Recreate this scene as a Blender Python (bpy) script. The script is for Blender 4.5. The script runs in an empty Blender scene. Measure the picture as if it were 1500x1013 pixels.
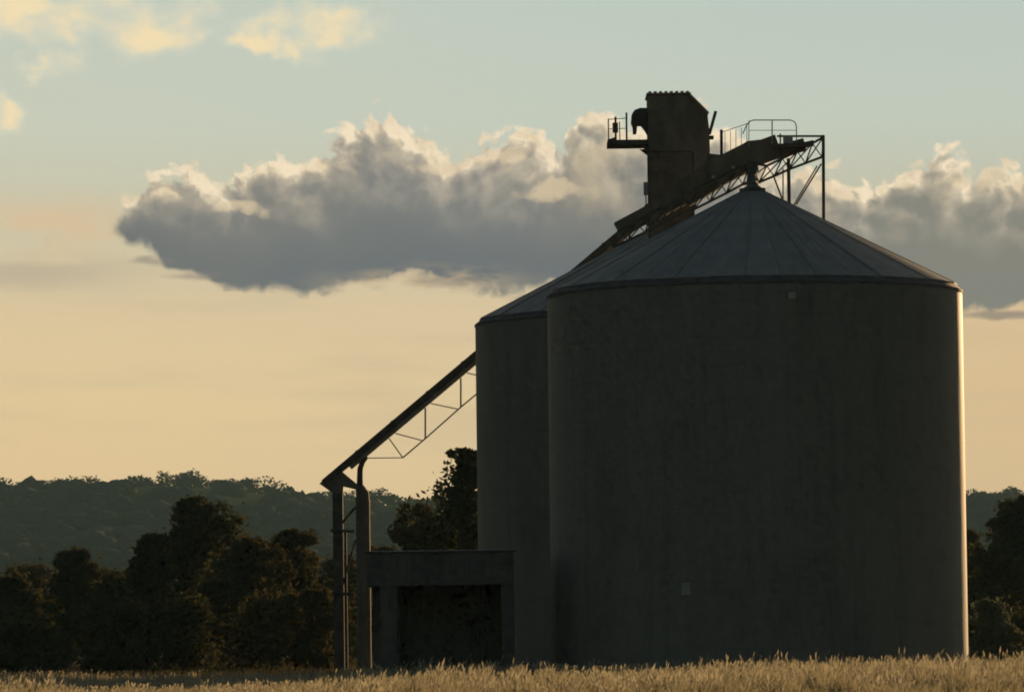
import bpy, math, random
import numpy as np
from mathutils import Vector, Matrix

R = math.radians
scene = bpy.context.scene
COL = scene.collection
random.seed(7)
rng = np.random.default_rng(7)

# ------------------------------------------------------------------ camera
F_PX = 8000.0                     # focal length in pixels of the 1500 px wide photograph
EYE = Vector((0.0, 0.0, 1.5))
PITCH = math.atan(443.5 / F_PX)
ROLL = -0.0127
cam_data = bpy.data.cameras.new('camera')
cam = bpy.data.objects.new('camera', cam_data)
COL.objects.link(cam)
CAM_M = Matrix.Rotation(R(90) + PITCH, 3, 'X') @ Matrix.Rotation(ROLL, 3, 'Z')
cam.matrix_world = Matrix.Translation(EYE) @ CAM_M.to_4x4()
cam_data.sensor_fit = 'HORIZONTAL'
cam_data.sensor_width = 36.0
cam_data.lens = 36.0 * F_PX / 1500.0
cam_data.clip_start = 0.5
cam_data.clip_end = 60000.0
scene.camera = cam

def ray(px, py):
    return CAM_M @ Vector(((px - 750.0) / F_PX, -(py - 506.5) / F_PX, -1.0))

def W(px, py, depth):
    """World point standing at the given distance (metres along +Y) seen at a photo position."""
    d = ray(px, py)
    return EYE + d * (depth / d.y)

def UV(px, py):
    d = ray(px, py).normalized()
    return math.degrees(math.atan2(d.x, d.y)), math.degrees(math.asin(d.z))

# ------------------------------------------------------------------ sky, sun, exposure
SUN_AZ, SUN_EL = 17.7, 7.5        # degrees right of the view axis, degrees above the horizon
EXPO = 0.3
GAIN = 2.0 ** EXPO
SKY_STRENGTH = 0.05
scene.view_settings.view_transform = 'Standard'
scene.view_settings.look = 'None'
scene.view_settings.exposure = EXPO
scene.view_settings.gamma = 1.0
scene.view_settings.use_curve_mapping = False
scene.cycles.use_denoising = True
scene.cycles.filter_width = 1.9
scene.cycles.use_adaptive_sampling = True
scene.cycles.adaptive_threshold = 0.02
scene.cycles.adaptive_min_samples = 10
scene.cycles.max_bounces = 5
scene.cycles.diffuse_bounces = 3
scene.cycles.glossy_bounces = 2
scene.cycles.transmission_bounces = 3
scene.cycles.volume_bounces = 0

world = bpy.data.worlds.new('World')
scene.world = world
world.use_nodes = True
nt = world.node_tree
nt.nodes.clear()

class S:
    """A float socket that builds Math nodes when used in arithmetic."""
    def __init__(self, sock): self.s = sock
    def _op(self, op, *args, clamp=False):
        n = nt.nodes.new('ShaderNodeMath'); n.operation = op; n.use_clamp = clamp
        for i, a in enumerate((self,) + args):
            if isinstance(a, S): nt.links.new(a.s, n.inputs[i])
            else: n.inputs[i].default_value = float(a)
        return S(n.outputs[0])
    def __add__(self, o): return self._op('ADD', o)
    __radd__ = __add__
    def __sub__(self, o): return self._op('SUBTRACT', o)
    def __rsub__(self, o): return (self * -1.0) + o
    def __mul__(self, o): return self._op('MULTIPLY', o)
    __rmul__ = __mul__
    def __truediv__(self, o): return self._op('DIVIDE', o)
    def __pow__(self, o): return self._op('POWER', o)
    def min(self, o): return self._op('MINIMUM', o)
    def max(self, o): return self._op('MAXIMUM', o)
    def smin(self, o, k): return self._op('SMOOTH_MIN', o, k)
    def smax(self, o, k): return self._op('SMOOTH_MAX', o, k)
    def sq(self): return self * self
    def exp(self): return self._op('EXPONENT')
    def ss(self, a, b):
        n = nt.nodes.new('ShaderNodeMapRange'); n.interpolation_type = 'SMOOTHSTEP'
        nt.links.new(self.s, n.inputs['Value'])
        n.inputs['From Min'].default_value = a; n.inputs['From Max'].default_value = b
        return S(n.outputs['Result'])

def combine(x, y, z=0.0):
    if z: x = x + z * 13.7; y = y + z * 5.1      # a different patch of the 2D noise
    z = 0.0
    n = nt.nodes.new('ShaderNodeCombineXYZ')
    for i, a in enumerate((x, y, z)):
        if isinstance(a, S): nt.links.new(a.s, n.inputs[i])
        else: n.inputs[i].default_value = a
    return n.outputs[0]

def noise(vec, scale, detail=3.0, rough=0.5, dist=0.0):
    n = nt.nodes.new('ShaderNodeTexNoise'); n.noise_dimensions = '2D'
    nt.links.new(vec, n.inputs['Vector'])
    n.inputs['Scale'].default_value = scale; n.inputs['Detail'].default_value = detail
    n.inputs['Roughness'].default_value = rough; n.inputs['Distortion'].default_value = dist
    return S(n.outputs['Fac'])

def puff(vec, scale, smooth=0.35):
    n = nt.nodes.new('ShaderNodeTexVoronoi'); n.voronoi_dimensions = '2D'; n.feature = 'SMOOTH_F1'
    nt.links.new(vec, n.inputs['Vector'])
    n.inputs['Scale'].default_value = scale; n.inputs['Smoothness'].default_value = smooth
    return S(n.outputs['Distance'])

def fcurve(x, pts, lo, hi, vlo, vhi):
    """Piecewise curve y(x): x in [lo,hi], y in [vlo,vhi]."""
    n = nt.nodes.new('ShaderNodeFloatCurve')
    xin = (x - lo) / (hi - lo)
    nt.links.new(xin.s, n.inputs['Value'])
    c = n.mapping.curves[0]
    q = sorted(((u - lo) / (hi - lo), (v - vlo) / (vhi - vlo)) for u, v in pts)
    c.points[0].location = q[0]; c.points[1].location = q[-1]
    for p in q[1:-1]: c.points.new(*p)
    for p in c.points: p.handle_type = 'AUTO_CLAMPED'
    n.mapping.update()
    return S(n.outputs[0]) * (vhi - vlo) + vlo

def mixc(fac, a, b):
    n = nt.nodes.new('ShaderNodeMix'); n.data_type = 'RGBA'; n.clamp_factor = True
    nt.links.new(fac.s, n.inputs['Factor'])
    for k, v in ((6, a), (7, b)):
        if isinstance(v, tuple): n.inputs[k].default_value = (*v, 1.0)
        else: nt.links.new(v, n.inputs[k])
    return n.outputs[2]

def lin(r, g, b):
    f = lambda c: c / 12.92 if c <= 0.04045 else ((c + 0.055) / 1.055) ** 2.4
    return tuple(f(c / 255.0) / (GAIN * SKY_STRENGTH) for c in (r, g, b))

tc = nt.nodes.new('ShaderNodeTexCoord')
sep = nt.nodes.new('ShaderNodeSeparateXYZ')
nt.links.new(tc.outputs['Generated'], sep.inputs[0])
dx, dy, dz = (S(o) for o in sep.outputs)
U = dx._op('ARCTAN2', dy) * (180.0 / math.pi)        # azimuth, degrees right of +Y
V = dz._op('ARCSINE') * (180.0 / math.pi)            # elevation, degrees

sky = nt.nodes.new('ShaderNodeTexSky')
sky.sky_type = 'NISHITA'
sky.sun_disc = False
sky.sun_elevation = R(SUN_EL)
sky.sun_rotation = R(SUN_AZ)
sky.air_density = 1.0; sky.dust_density = 2.0; sky.ozone_density = 1.0

# warm low haze glow on the sunset side of the sky
ramp = nt.nodes.new('ShaderNodeValToRGB')
tt = (V + 1.0) / 16.0
nt.links.new(tt.s, ramp.inputs[0])
stops = [(-1.0, (214, 186, 140)), (1.6, (230, 200, 155)), (2.7, (228, 202, 158)), (3.6, (219, 198, 161)),
         (4.6, (199, 196, 173)), (5.5, (196, 204, 190)), (6.7, (191, 203, 193)), (9.0, (178, 196, 196)), (14.5, (150, 176, 190))]
cr = ramp.color_ramp
cr.elements[0].position = 0.0; cr.elements[0].color = (*lin(*stops[0][1]), 1)
cr.elements[1].position = (stops[-1][0] + 1) / 16.0; cr.elements[1].color = (*lin(*stops[-1][1]), 1)
for v, c in stops[1:-1]:
    e = cr.elements.new((v + 1) / 16.0); e.color = (*lin(*c), 1)
sunward = (dx * math.sin(R(SUN_AZ)) + dy * math.cos(R(SUN_AZ))).ss(0.70, 0.97)
low = 1.0 - V.ss(7.5, 16.0)
sky_col = mixc(sunward * low, sky.outputs[0], ramp.outputs[0])
clear_col = sky_col

# faint stretched haze streaks low in the sky
P = combine(U, V)
streak = noise(combine(U * 0.22, V * 1.7, 3.1), 1.0, 4.0, 0.55).ss(0.42, 0.70) * (1.0 - V.ss(3.6, 5.4)) * V.ss(1.6, 2.6)
sky_col = mixc(streak * 0.30 * sunward, sky_col, lin(186, 172, 148))

sky_col = mixc(U.ss(0.5, 5.5) * (1.0 - U.ss(20.0, 40.0)) * (1.0 - V.ss(2.6, 5.2)) * 0.6, sky_col, lin(222, 187, 142))      # warmer towards the sun
# broad faint warm cloud low at the left
u0, v0 = UV(70, 335)
warm = ((((U - u0) / 1.05).sq() + ((V - v0) / 0.30).sq()) * -1.0).exp() * noise(combine(U * 0.5, V * 1.3, 2.9), 1.8, 5.0, 0.55).ss(0.36, 0.62)
sky_col = mixc(warm * 0.75, sky_col, lin(224, 192, 152))
u0, v0 = UV(40, 400)
dim = ((((U - u0) / 1.1).sq() + ((V - v0) / 0.22).sq()) * -1.0).exp() * noise(combine(U * 0.3, V * 1.9, 4.9), 1.8, 5.0, 0.55).ss(0.36, 0.62)
sky_col = mixc(dim * 0.6, sky_col, lin(184, 170, 148))

def ell(px, py, rx, ry):
    u0, v0 = UV(px, py); k = 1.0 / F_PX * 57.2958
    return 1.0 - (((U2 - u0) / (rx * k)).sq() + ((V2 - v0) / (ry * k)).sq())

# cumulus bank: top and base heights over azimuth, broken up by noise; lit where little cloud stands sunward
TOP = [(-260, 420), (100, 345), (165, 318), (185, 290), (215, 266), (245, 252), (285, 248), (310, 258), (340, 246), (380, 240), (410, 212), (440, 208),
       (470, 226), (500, 192), (530, 176), (580, 170), (620, 182), (650, 200), (700, 202), (760, 198), (820, 192), (855, 166), (885, 160), (925, 185),
       (1000, 175), (1070, 190), (1130, 222), (1215, 252), (1260, 258), (1310, 254), (1345, 236), (1385, 222), (1425, 236), (1500, 254), (1600, 235), (1700, 250)]
BASE = [(-260, 330), (100, 350), (165, 352), (215, 370), (255, 398), (300, 412), (350, 430), (430, 436), (500, 430), (560, 424), (640, 430), (720, 437),
        (800, 430), (900, 425), (1000, 425), (1200, 440), (1350, 452), (1430, 458), (1500, 460), (1600, 470), (1700, 470)]
LO, HI = UV(-260, 400)[0], UV(1700, 400)[0]
topc = fcurve(U, [UV(*p) for p in TOP], LO, HI, 2.0, 7.0)
basec = fcurve(U, [UV(*p) for p in BASE], LO, HI, 2.0, 7.0)

def cloud_field(u, v):
    p = combine(u, v)
    wu = noise(combine(u, v, 7.7), 1.3, 3.0, 0.55) - 0.5
    wv = noise(combine(u, v, 2.3), 1.3, 3.0, 0.55) - 0.5
    u2 = u + wu * 0.55; v2 = v + wv * 0.40
    p2 = combine(u2, v2)
    top = fcurve(u2, [UV(*q) for q in TOP], LO, HI, 2.0, 7.0)
    base = fcurve(u2, [UV(*q) for q in BASE], LO, HI, 2.0, 7.0)
    under = (v - base + (v2 - v) * 0.35)
    body = (top - v).smin(under * 1.1, 0.10)
    billow = (0.42 - puff(p2, 2.3)) * 0.38 + (0.42 - puff(combine(u2 + 3.3, v2), 6.0)) * 0.20
    fine = (noise(p2, 2.8, 6.0, 0.60) - 0.5) * 0.72
    return body + (billow + fine) * under.ss(-0.1, 0.9)._op('MULTIPLY_ADD', 0.75, 0.25), body

F0, body0 = cloud_field(U, V)
F1, _ = cloud_field(U + 0.10, V + 0.13)
alpha = F0.ss(0.0, 0.13)
hgt = (V - basec) / (topc - basec).max(0.15)
lit = (F1.max(0.0) * -8.5).exp() * hgt.ss(0.15, 0.85)
relief = ((F0 - F1) * 1.6 + 0.12).max(0.0).min(1.0) * hgt.ss(0.25, 0.95) * 0.50
shade_mix = noise(combine(U * 0.5, V, 9.0), 0.8, 2.0)
shade = mixc(hgt.ss(0.1, 0.9), lin(106, 112, 116), lin(138, 136, 131))
shade = mixc(shade_mix.ss(0.35, 0.7) * 0.5, shade, lin(120, 120, 116))
shade = mixc(U.ss(2.4, 4.6) * 0.8, shade, lin(137, 135, 125))
u0, v0 = UV(885, 235)      # a thinner stretch of the bank that lets light through
thin = ((((U - u0) / 0.75).sq() + ((V - v0) / 0.50).sq()) * -1.0).exp() * noise(combine(U, V, 4.4), 1.6, 4.0, 0.6).ss(0.30, 0.62)
shade = mixc(thin * 0.8, shade, lin(196, 180, 152))
u0, v0 = UV(620, 415)
thin = ((((U - u0) / 0.75).sq() + ((V - v0) / 0.13).sq()) * -1.0).exp() * noise(combine(U * .5, V * 1.6, 6.4), 1.9, 4.0, 0.6).ss(0.42, 0.58)
shade = mixc(thin * 0.9, shade, lin(216, 190, 150))
U2 = U + (noise(combine(U, V, 31.0), 1.8, 4.0, 0.6) - 0.5) * 0.7
V2 = V + (noise(combine(U, V, 37.0), 1.8, 4.0, 0.6) - 0.5) * 0.35
gaps = None
for e in [(345, 300, 46, 13), (655, 242, 48, 18), (820, 284, 66, 15), (590, 414, 90, 13), (440, 232, 30, 14), (745, 225, 40, 16), (1300, 262, 60, 14), (1440, 262, 60, 18)]:
    d = ell(*e); gaps = d if gaps is None else gaps.smax(d, 0.3)
shade = mixc((gaps + (noise(combine(U, V, 41.0), 3.0, 5.0, 0.6) - 0.5) * 1.4).ss(-0.1, 0.9) * 0.75, shade, lin(220, 198, 162))
cl_col = mixc((lit + relief).min(1.0), shade, mixc(noise(combine(U, V, 14.0), 3.0, 5.0, 0.6).ss(0.35, 0.65), lin(226, 206, 174), lin(247, 228, 196)))
sky_col = mixc(alpha, sky_col, cl_col)

# thin lit clouds higher up at the left, and scattered ones over the rest of the sky
U2 = U + (noise(combine(U, V, 11.0), 1.6, 4.0, 0.6) - 0.5) * 1.0
V2 = V + (noise(combine(U, V, 17.0), 1.6, 4.0, 0.6) - 0.5) * 0.6
wisps = None
for e in [(60, 15, 165, 55), (225, 35, 85, 50), (455, 42, 105, 40), (480, 62, 55, 30), (88, 92, 42, 22), (0, 168, 40, 28), (390, 60, 50, 18), (-220, 60, 140, 60)]:
    d = ell(*e); wisps = d if wisps is None else wisps.smax(d, 0.3)
wf = wisps.max(-2.0) * 0.55 + (noise(combine(U * 0.8, V * 1.3, 5.0), 2.0, 5.0, 0.5) - 0.5) * 1.5
walpha = wf.ss(-0.25, 0.75)
wcol = mixc(noise(combine(U, V, 21.0), 2.0, 3.0).ss(0.35, 0.65), lin(236, 222, 188), lin(214, 208, 184))
wcol = mixc(wf.ss(0.1, 0.7), lin(226, 220, 194), lin(249, 226, 180))
sky_col = mixc(walpha * 0.9, sky_col, wcol)
# grey shreds under the bank
shreds = None
U2 = U + (U2 - U) * 0.35; V2 = V + (V2 - V) * 0.25
for e in [(300, 404, 55, 8), (215, 384, 45, 7), (640, 412, 62, 11), (800, 436, 60, 6), (1460, 462, 70, 7)]:
    d = ell(*e); shreds = d if shreds is None else shreds.smax(d, 0.2)
sf = shreds.max(-2.0) * 0.5 + (noise(combine(U * 0.6, V * 2.0, 8.0), 2.4, 5.0, 0.6) - 0.5) * 1.3
sky_col = mixc(sf.ss(-0.15, 0.75) * 0.75, sky_col, lin(134, 126, 118))

bg_clear = nt.nodes.new('ShaderNodeBackground'); bg_cloud = nt.nodes.new('ShaderNodeBackground')
for b, c in ((bg_clear, clear_col), (bg_cloud, sky_col)):
    b.inputs['Strength'].default_value = SKY_STRENGTH
    nt.links.new(c, b.inputs['Color'])
cloudy = U.ss(LO - 1.0, LO) * (1.0 - U.ss(HI, HI + 1.0)) * V.ss(0.8, 1.2) * (1.0 - V.ss(8.5, 10.0))   # the cloudy belt
bmix = nt.nodes.new('ShaderNodeMixShader')
nt.links.new(cloudy.s, bmix.inputs[0]); nt.links.new(bg_clear.outputs[0], bmix.inputs[1]); nt.links.new(bg_cloud.outputs[0], bmix.inputs[2])
wout = nt.nodes.new('ShaderNodeOutputWorld')
nt.links.new(bmix.outputs[0], wout.inputs['Surface'])
world.cycles.sampling_method = 'MANUAL'
world.cycles.sample_map_resolution = 512

sun_data = bpy.data.lights.new('sun', 'SUN')
sun_data.energy = 5.0
sun_data.angle = R(0.5)
sun_data.color = (1.0, 0.63, 0.30)
sun = bpy.data.objects.new('sun', sun_data)
COL.objects.link(sun)
sun_dir = Vector((math.sin(R(SUN_AZ)) * math.cos(R(SUN_EL)), math.cos(R(SUN_AZ)) * math.cos(R(SUN_EL)), math.sin(R(SUN_EL))))
sun.rotation_euler = sun_dir.to_track_quat('Z', 'Y').to_euler()
sun.location = (60, 200, 80)

# ------------------------------------------------------------------ materials
def mat(name, base, rough=0.8, metallic=0.0, var=0.25, scale=1.0, stretch=(1, 1, 1), bump=0.0, bscale=30.0, spec=0.3, var2=None, translucent=0.0):
    m = bpy.data.materials.new(name); m.use_nodes = True
    t = m.node_tree; t.nodes.clear(); L = t.links.new
    out = t.nodes.new('ShaderNodeOutputMaterial')
    p = t.nodes.new('ShaderNodeBsdfPrincipled')
    p.inputs['Roughness'].default_value = rough; p.inputs['Metallic'].default_value = metallic
    p.inputs['Specular IOR Level'].default_value = spec
    tx = t.nodes.new('ShaderNodeTexCoord'); mp = t.nodes.new('ShaderNodeMapping')
    mp.inputs['Scale'].default_value = stretch
    L(tx.outputs['Object'], mp.inputs['Vector'])
    n = t.nodes.new('ShaderNodeTexNoise'); n.inputs['Scale'].default_value = scale; n.inputs['Detail'].default_value = 6; n.inputs['Roughness'].default_value = 0.6
    L(mp.outputs[0], n.inputs['Vector'])
    r = t.nodes.new('ShaderNodeValToRGB')
    lo = tuple(c * (1 - var) for c in base); hi = var2 or tuple(min(1, c * (1 + var)) for c in base)
    r.color_ramp.elements[0].position = 0.3; r.color_ramp.elements[0].color = (*lo, 1)
    r.color_ramp.elements[1].position = 0.7; r.color_ramp.elements[1].color = (*hi, 1)
    L(n.outputs['Fac'], r.inputs[0]); L(r.outputs[0], p.inputs['Base Color'])
    if bump:
        n2 = t.nodes.new('ShaderNodeTexNoise'); n2.inputs['Scale'].default_value = bscale; n2.inputs['Detail'].default_value = 4
        L(mp.outputs[0], n2.inputs['Vector'])
        b = t.nodes.new('ShaderNodeBump'); b.inputs['Strength'].default_value = bump; b.inputs['Distance'].default_value = 0.05
        L(n2.outputs['Fac'], b.inputs['Height']); L(b.outputs[0], p.inputs['Normal'])
    if translucent:
        tr = t.nodes.new('ShaderNodeBsdfTranslucent'); L(r.outputs[0], tr.inputs['Color'])
        mx = t.nodes.new('ShaderNodeMixShader'); mx.inputs[0].default_value = translucent
        L(p.outputs[0], mx.inputs[1]); L(tr.outputs[0], mx.inputs[2]); L(mx.outputs[0], out.inputs['Surface'])
    else:
        L(p.outputs[0], out.inputs['Surface'])
    return m

M = {
    'concrete': mat('weathered_concrete', (0.175, 0.162, 0.13), 0.62, spec=0.27, var=0.14, scale=0.35, stretch=(1, 1, 0.12), bump=0.25, bscale=3.0),
    'galv': mat('galvanised_sheet', (0.25, 0.235, 0.205), 0.65, metallic=0.0, var=0.2, scale=0.8, bump=0.1, bscale=4.0),
    'flash': mat('dull_flashing', (0.10, 0.09, 0.08), 0.8, var=0.3, scale=1.2),
    'clad': mat('rusted_cladding', (0.115, 0.105, 0.085), 0.8, var=0.35, scale=0.9, stretch=(1, 1, 0.4), bump=0.15, bscale=5),
    'steel': mat('dark_steel', (0.075, 0.07, 0.06), 0.85, var=0.4, scale=1.5, spec=0.15),
    'rail': mat('galvanised_rail', (0.34, 0.34, 0.32), 0.6, metallic=0.2, var=0.2, scale=2.0),
    'truss': mat('weathered_truss_steel', (0.20, 0.18, 0.14), 0.8, var=0.3, scale=1.5, spec=0.2),
    'shed': mat('grey_shed_sheet', (0.10, 0.094, 0.078), 0.85, var=0.3, scale=0.6, spec=0.15, stretch=(1, 1, 0.3)),
    'bark': mat('bark', (0.09, 0.075, 0.06), 0.95, var=0.4, scale=3, stretch=(1, 1, 0.3), bump=0.4, bscale=8),
    'leaf': mat('gum_leaves', (0.085, 0.085, 0.040), 0.7, var=0.45, scale=0.35, translucent=0.20, spec=0.0),
    'leaf2': mat('olive_leaves', (0.105, 0.092, 0.042), 0.7, var=0.45, scale=0.35, translucent=0.20, spec=0.0),
    'leaf3': mat('pale_shrub_leaves', (0.15, 0.155, 0.09), 0.7, var=0.35, scale=0.6, translucent=0.25, spec=0.0),
    'wood': mat('hill_foliage', (0.052, 0.055, 0.056), 0.9, var=0.25, scale=0.02, spec=0.0),
    'hillg': mat('hill_grass', (0.06, 0.065, 0.052), 0.95, var=0.3, scale=0.004, spec=0.0),
    'ground': mat('dry_paddock', (0.085, 0.068, 0.038), 0.95, var=0.35, scale=0.03, stretch=(1, 0.4, 1), bump=0.3, bscale=1.0, spec=0.0),
    'grass': mat('dry_grass', (0.31, 0.28, 0.18), 0.8, var=0.35, scale=0.25, translucent=0.45, spec=0.2),
    'turf': mat('short_turf', (0.12, 0.105, 0.055), 0.9, var=0.35, scale=0.2, translucent=0.2, spec=0.0),
    'seed': mat('grass_heads', (0.35, 0.32, 0.225), 0.8, var=0.3, scale=0.4, translucent=0.45, spec=0.2),
    'hatch': mat('painted_hatch', (0.30, 0.30, 0.26), 0.6, var=0.15, scale=3),
}

def per_object_tone(m, amount):
    t = m.node_tree; p = next(n for n in t.nodes if n.type == 'BSDF_PRINCIPLED')
    src = p.inputs['Base Color'].links[0].from_socket
    oi = t.nodes.new('ShaderNodeObjectInfo'); mr = t.nodes.new('ShaderNodeMapRange')
    mr.inputs['To Min'].default_value = 1 - amount; mr.inputs['To Max'].default_value = 1 + amount
    t.links.new(oi.outputs['Random'], mr.inputs['Value'])
    hs = t.nodes.new('ShaderNodeHueSaturation'); t.links.new(src, hs.inputs['Color']); t.links.new(mr.outputs[0], hs.inputs['Value'])
    t.links.new(hs.outputs[0], p.inputs['Base Color'])
for k, a in (('galv', .10), ('clad', .15), ('shed', .12)): per_object_tone(M[k], a)

def weather_concrete(m):
    """Pour lines round the wall, dark runs below the eave, blotches."""
    t = m.node_tree; L = t.links.new
    p = next(n for n in t.nodes if n.type == 'BSDF_PRINCIPLED'); src = p.inputs['Base Color'].links[0].from_socket
    tx = t.nodes.new('ShaderNodeTexCoord'); sx = t.nodes.new('ShaderNodeSeparateXYZ'); L(tx.outputs['Object'], sx.inputs[0])
    def math_(op, a, b):
        n = t.nodes.new('ShaderNodeMath'); n.operation = op
        for i, q in enumerate((a, b)):
            if isinstance(q, float): n.inputs[i].default_value = q
            else: L(q, n.inputs[i])
        return n.outputs[0]
    fr = math_('FRACT', math_('DIVIDE', sx.outputs[2], 1.35), 0.0)
    line = math_('LESS_THAN', fr, 0.035)
    def nz(scale, stretch, lo, hi):
        mp = t.nodes.new('ShaderNodeMapping'); mp.inputs['Scale'].default_value = stretch; L(tx.outputs['Object'], mp.inputs[0])
        n = t.nodes.new('ShaderNodeTexNoise'); n.inputs['Scale'].default_value = scale; n.inputs['Detail'].default_value = 5; L(mp.outputs[0], n.inputs['Vector'])
        r = t.nodes.new('ShaderNodeMapRange'); r.inputs['From Min'].default_value = lo; r.inputs['From Max'].default_value = hi; L(n.outputs['Fac'], r.inputs['Value'])
        return r.outputs[0]
    runs = nz(1.6, (1, 1, .05), .52, .70); blot = nz(.22, (1, 1, .7), .5, .72)
    k = math_('SUBTRACT', 1.0, math_('ADD', math_('MULTIPLY', line, 0.10), math_('ADD', math_('MULTIPLY', runs, 0.12), math_('MULTIPLY', blot, 0.18))))
    mx = t.nodes.new('ShaderNodeMix'); mx.data_type = 'RGBA'; mx.blend_type = 'MULTIPLY'; mx.inputs['Factor'].default_value = 1.0
    L(src, mx.inputs[6]); L(k, mx.inputs[7]); L(mx.outputs[2], p.inputs['Base Color'])
weather_concrete(M['concrete'])

# ------------------------------------------------------------------ mesh helpers
def new_obj(name, me, parent=None, loc=(0, 0, 0)):
    o = bpy.data.objects.new(name, me)
    COL.objects.link(o)
    o.location = loc
    if parent is not None: o.parent = parent
    return o

def mesh(name, verts, faces, material, smooth=False):
    me = bpy.data.meshes.new(name)
    me.from_pydata([tuple(v) for v in verts], [], faces)
    me.materials.append(material)
    if smooth:
        me.polygons.foreach_set('use_smooth', [True] * len(me.polygons))
    me.update()
    return me

def np_mesh(name, verts, quads, material, tri=False):
    k = 3 if tri else 4
    me = bpy.data.meshes.new(name)
    n = len(quads)
    me.vertices.add(len(verts)); me.vertices.foreach_set('co', np.ascontiguousarray(verts, dtype=np.float32).ravel())
    me.loops.add(n * k); me.loops.foreach_set('vertex_index', np.ascontiguousarray(quads, dtype=np.int32).ravel())
    me.polygons.add(n); me.polygons.foreach_set('loop_start', np.arange(0, n * k, k, dtype=np.int32))
    me.materials.append(material)
    me.update(calc_edges=True)
    return me

def tag(o, label=None, cat=None, group=None, kind=None):
    for k, v in (('label', label), ('category', cat), ('group', group), ('kind', kind)):
        if v: o[k] = v
    return o

def thing(name, loc, label, cat, group=None):
    o = bpy.data.objects.new(name, None)
    o.empty_display_size = 1.0
    COL.objects.link(o); o.location = loc
    return tag(o, label, cat, group)

class MB:
    def __init__(self): self.v = []; self.f = []
    def box(self, a, b):
        a, b = Vector(a), Vector(b); n = len(self.v)
        for z in (a.z, b.z):
            self.v += [(a.x, a.y, z), (b.x, a.y, z), (b.x, b.y, z), (a.x, b.y, z)]
        self.f += [tuple(n + i for i in q) for q in ((0, 3, 2, 1), (4, 5, 6, 7), (0, 1, 5, 4), (1, 2, 6, 5), (2, 3, 7, 6), (3, 0, 4, 7))]
        return self
    def bar(self, p, q, r, seg=6, r2=None):
        p, q = Vector(p), Vector(q); d = (q - p).normalized()
        a = d.cross(Vector((0, 1, 0)) if abs(d.y) < 0.9 else Vector((1, 0, 0))).normalized(); b = d.cross(a)
        n = len(self.v); r2 = r if r2 is None else r2
        for c, rr in ((p, r), (q, r2)):
            for i in range(seg):
                t = 2 * math.pi * (i + 0.5) / seg
                self.v.append(tuple(c + (a * math.cos(t) + b * math.sin(t)) * rr))
        for i in range(seg):
            j = (i + 1) % seg
            self.f.append((n + i, n + j, n + seg + j, n + seg + i))
        self.f.append(tuple(n + i for i in reversed(range(seg)))); self.f.append(tuple(n + seg + i for i in range(seg)))
        return self
    def beam(self, p, q, w, h):
        """Rectangular beam: w across (along Y when it runs in X/Z), h in its own plane."""
        p, q = Vector(p), Vector(q); d = (q - p).normalized()
        a = Vector((0, 1, 0)); a = (a - d * a.dot(d)); a = a.normalized() if a.length > 0.2 else Vector((1, 0, 0))
        b = d.cross(a).normalized(); n = len(self.v)
        for c in (p, q):
            for s, t in ((-1, -1), (1, -1), (1, 1), (-1, 1)):
                self.v.append(tuple(c + a * (s * w / 2) + b * (t * h / 2)))
        self.f += [tuple(n + i for i in k) for k in ((0, 3, 2, 1), (4, 5, 6, 7), (0, 1, 5, 4), (1, 2, 6, 5), (2, 3, 7, 6), (3, 0, 4, 7))]
        return self
    def tube(self, pts, rad, seg=8):
        pts = [Vector(p) for p in pts]; n0 = len(self.v)
        rad = rad if isinstance(rad, (list, tuple)) else [rad] * len(pts)
        for k, p in enumerate(pts):
            d = (pts[min(k + 1, len(pts) - 1)] - pts[max(k - 1, 0)]).normalized()
            a = d.cross(Vector((0, 1, 0)) if abs(d.y) < 0.9 else Vector((1, 0, 0))).normalized(); b = d.cross(a)
            for i in range(seg):
                t = 2 * math.pi * i / seg
                self.v.append(tuple(p + (a * math.cos(t) + b * math.sin(t)) * rad[k]))
        for k in range(len(pts) - 1):
            for i in range(seg):
                j = (i + 1) % seg; o = n0 + k * seg
                self.f.append((o + i, o + j, o + seg + j, o + seg + i))
        self.f.append(tuple(n0 + i for i in reversed(range(seg))))
        self.f.append(tuple(n0 + (len(pts) - 1) * seg + i for i in range(seg)))
        return self
    def prism(self, poly, y0, y1):
        """poly: (x, z) outline extruded from y0 to y1."""
        n = len(self.v); k = len(poly)
        for y in (y0, y1):
            self.v += [(x, y, z) for x, z in poly]
        self.f.append(tuple(n + i for i in range(k))); self.f.append(tuple(n + k + i for i in reversed(range(k))))
        for i in range(k):
            j = (i + 1) % k
            self.f.append((n + i, n + k + i, n + k + j, n + j))
        return self
    def build(self, name, material, parent, smooth=False):
        off = parent.matrix_world_loc if hasattr(parent, 'matrix_world_loc') else root_loc(parent)
        me = mesh(name, [tuple(Vector(v) - off) for v in self.v], self.f, material, smooth)
        return new_obj(name, me, parent)

def root_loc(o):
    p = Vector((0, 0, 0))
    while o is not None:
        p += o.location; o = o.parent
    return p

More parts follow.
